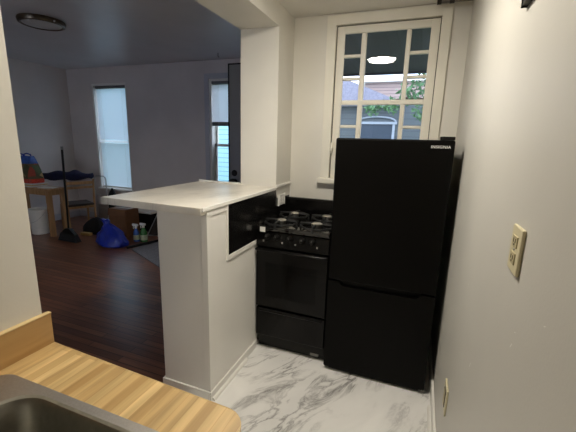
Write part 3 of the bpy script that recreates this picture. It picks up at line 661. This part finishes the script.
# dark crate with pale lid and a framed panel leaning on it
b = thing('storage_crate', (-4.12, 4.40, 0), 'dark storage crate with a pale lid under the far wall', 'crate')
MB().box(-4.36, -3.94, 4.24, 4.54, 0, .30, .01).build('tub', M['satin'], b); MB().box(-4.38, -3.92, 4.22, 4.56, .30, .335, .008).build('lid', M['paper'], b)
fr = thing('leaning_frame', (-3.80, 4.1, 0), 'slim silver framed dark panel leaning beside the spray bottles', 'frame')
p0, p1, p2, p3 = Vector((-3.86, 4.06, .01)), Vector((-3.58, 4.10, .01)), Vector((-3.56, 4.36, .36)), Vector((-3.84, 4.32, .36))
MB().tube([p0, p1, p2, p3, p0], .009, 8).build('frame', M['chrome'], fr, True)
MB().prism([p0, p1, p2, p3], (0, .006, -.004)).build('panel', M['pipe_d'], fr)
rg = MB().prism([(-3.55, 3.42, .001), (-2.75, 3.05, .001), (-2.45, 3.75, .001), (-3.55, 4.05, .001)], (0, 0, .010)).build('floor_rug', M['rug']); centre(rg); tag(rg, 'grey rug on the dark wooden floor beyond the half wall', 'rug')
pl = MB().tube([(-3.60, 3.40, .030), (-3.48, 3.80, .030), (-3.35, 4.25, .030)], .017, 10).build('black_pole', M['satin'], None, True); centre(pl); tag(pl, 'black pole lying across the grey rug', 'pole')

# ------------------------------------------------------------------ outdoors
struct(MB().box(-16, 12, YFAR + .2, 30, -.5, -.4).build('ground', M['ground']))
struct(MB().box(-1.15, 4, YB + .2, YFAR + .2, -.5, -.4).build('ground.001', M['ground']))
h = thing('pale_house', (-4, 8.4, -.4), 'pale blue clapboard house outside the living room windows', 'house')
MB().box(-9.5, -3.75, 8.0, 11, -.4, 4.4).build('siding', M['siding'], h)
MB().prism([(-9.8, 7.6, 4.3), (-3.75, 7.6, 4.3), (-3.75, 9.5, 6.2), (-9.8, 9.5, 6.2)], (0, .05, .12)).build('roof', M['shingle'], h)
h = thing('slate_house', (-1, 9.2, -.4), 'slate blue house with a gabled lavender roof outside the kitchen window', 'house')
MB().box(-3.6, 1.6, 9.0, 11.5, -.4, 2.46).build('siding', M['slate'], h)
MB().prism([(-3.7, 8.75, 3.72), (-2.02, 8.75, 3.08), (-.50, 8.75, 2.46), (-.50, 8.75, 2.40), (-3.7, 8.75, 2.40)], (0, .5, 0)).build('roof', M['shingle'], h)
wn = MB(); wn.box(-1.56, -1.50, 8.95, 9.0, .9, 2.0); wn.box(-.72, -.66, 8.95, 9.0, .9, 2.0); wn.box(-1.60, -.62, 8.94, 9.0, 1.98, 2.04); wn.box(-1.60, -.62, 8.95, 9.0, .84, .9)
pts = [(-1.11 + .46 * math.cos(a), 8.97, 2.04 + .12 * math.sin(a)) for a in [PI * k / 12 for k in range(13)]]; wn.tube(pts, .022, 6)
wf = wn.build('house_window', M['house_trim'], h); MB().box(-1.50, -.72, 8.975, 8.99, .9, 1.98).build('pane', M['house_pane'], wf)
h = thing('pink_house', (-.8, 12.5, -.4), 'weathered pinkish clapboard gable behind the slate house', 'house')
MB().box(-1.95, 2.6, 12.0, 14, -.4, 3.44).build('siding', M['pink'], h)
MB().box(-2.1, 2.8, 11.8, 14.2, 3.44, 3.51).build('eave', M['trim'], h)
p = thing('porch_roof', (0, 3.7, 2.35), 'dark porch roof outside the kitchen window', 'porch roof')
MB().box(-1.14, 1.6, YB + .17, 4.62, 2.352, 2.42).build('ceiling_boards', M['porch'], p)
MB().box(-1.14, 1.6, 4.56, 4.62, 2.335, 2.36).build('fascia', M['porch'], p)
for x in (-1.1, 1.5): MB().box(x - .05, x + .05, 4.5, 4.6, -.4, 2.352).build('post', M['porch'], p)
tr = thing('leafy_tree', (.8, 7.2, -.4), 'green leafy tree beside the neighbouring house, seen through the kitchen window', 'tree')
MB().tube([(.8, 7.2, -.4), (.75, 7.2, 1.2), (.6, 7.15, 2.6), (.3, 7.1, 3.4)], [.12, .10, .07, .02], 10).build('trunk', M['bark'], tr, True)
MB().tube([(.68, 7.18, 2.0), (.2, 7.05, 2.3), (-.35, 7.0, 2.35), (-.95, 7.0, 2.25)], [.05, .035, .02, .008], 8).build('branch', M['bark'], tr, True)
mb = MB(); rnd = random.Random(11)
clus = [((.12, 7.1, 2.70), .38, 330), ((.05, 7.1, 2.2), .36, 340), ((-.32, 7.0, 2.42), .24, 150), ((-.62, 7.0, 2.22), .17, 90), ((-.95, 7.0, 2.16), .16, 80), ((.55, 7.15, 2.7), .6, 320), ((.5, 7.1, 1.7), .4, 160)]
for c, rad, n in clus:
    for _ in range(n):
        d = Vector((rnd.gauss(0, 1), rnd.gauss(0, 1), rnd.gauss(0, 1))).normalized() * rad * rnd.random() ** .5
        q = Vector(c) + d; a = Vector((rnd.gauss(0, 1), rnd.gauss(0, 1), rnd.gauss(0, .5) - .6)).normalized(); b2 = a.cross(Vector((rnd.gauss(0, 1), rnd.gauss(0, 1), rnd.gauss(0, 1)))).normalized()
        L = rnd.uniform(.035, .07); mb.poly([q - a * L, q + b2 * L * .38, q + a * L, q - b2 * L * .38])
mb.build('foliage', M['leaf'], tr)

# ------------------------------------------------------------------ sky
wd_ = bpy.data.worlds.new('sky'); sc.world = wd_; wd_.use_nodes = True
nt = wd_.node_tree; bgn = nt.nodes['Background']
tc = nt.nodes.new('ShaderNodeTexCoord'); nz = nt.nodes.new('ShaderNodeTexNoise'); nz.inputs['Scale'].default_value = 2.5; nz.inputs['Detail'].default_value = 4
rp = nt.nodes.new('ShaderNodeValToRGB'); rp.color_ramp.elements[0].color = (.56, .70, 1, 1); rp.color_ramp.elements[0].position = .35; rp.color_ramp.elements[1].color = (.86, .93, 1.03, 1); rp.color_ramp.elements[1].position = .65
nt.links.new(tc.outputs['Generated'], nz.inputs['Vector']); nt.links.new(nz.outputs['Fac'], rp.inputs['Fac']); nt.links.new(rp.outputs['Color'], bgn.inputs['Color'])
bgn.inputs['Strength'].default_value = 4.3

# ------------------------------------------------------------------ camera (a phone held at eye height, tipped down and turned left)
r_ = Vector((0.93347086, 0.35753153, 0.02834358)); u_ = Vector((-0.10175607, 0.18823297, 0.9768388)); f_ = Vector((-0.34391547, 0.91473469, -0.212091))
cam = bpy.data.cameras.new('camera'); co = bpy.data.objects.new('camera', cam); C.objects.link(co)
m = Matrix(((r_.x, u_.x, -f_.x, 0), (r_.y, u_.y, -f_.y, 0), (r_.z, u_.z, -f_.z, 1.5), (0, 0, 0, 1)))
co.matrix_world = m
cam.sensor_width = 36; cam.lens = 342.8124 / 576 * 36; cam.clip_start = .02
sc.camera = co
sc.view_settings.view_transform = 'Standard'; sc.view_settings.look = 'None'; sc.view_settings.exposure = 0
sc.cycles.use_denoising = True; sc.cycles.max_bounces = 10; sc.cycles.diffuse_bounces = 6; sc.cycles.sample_clamp_indirect = 6
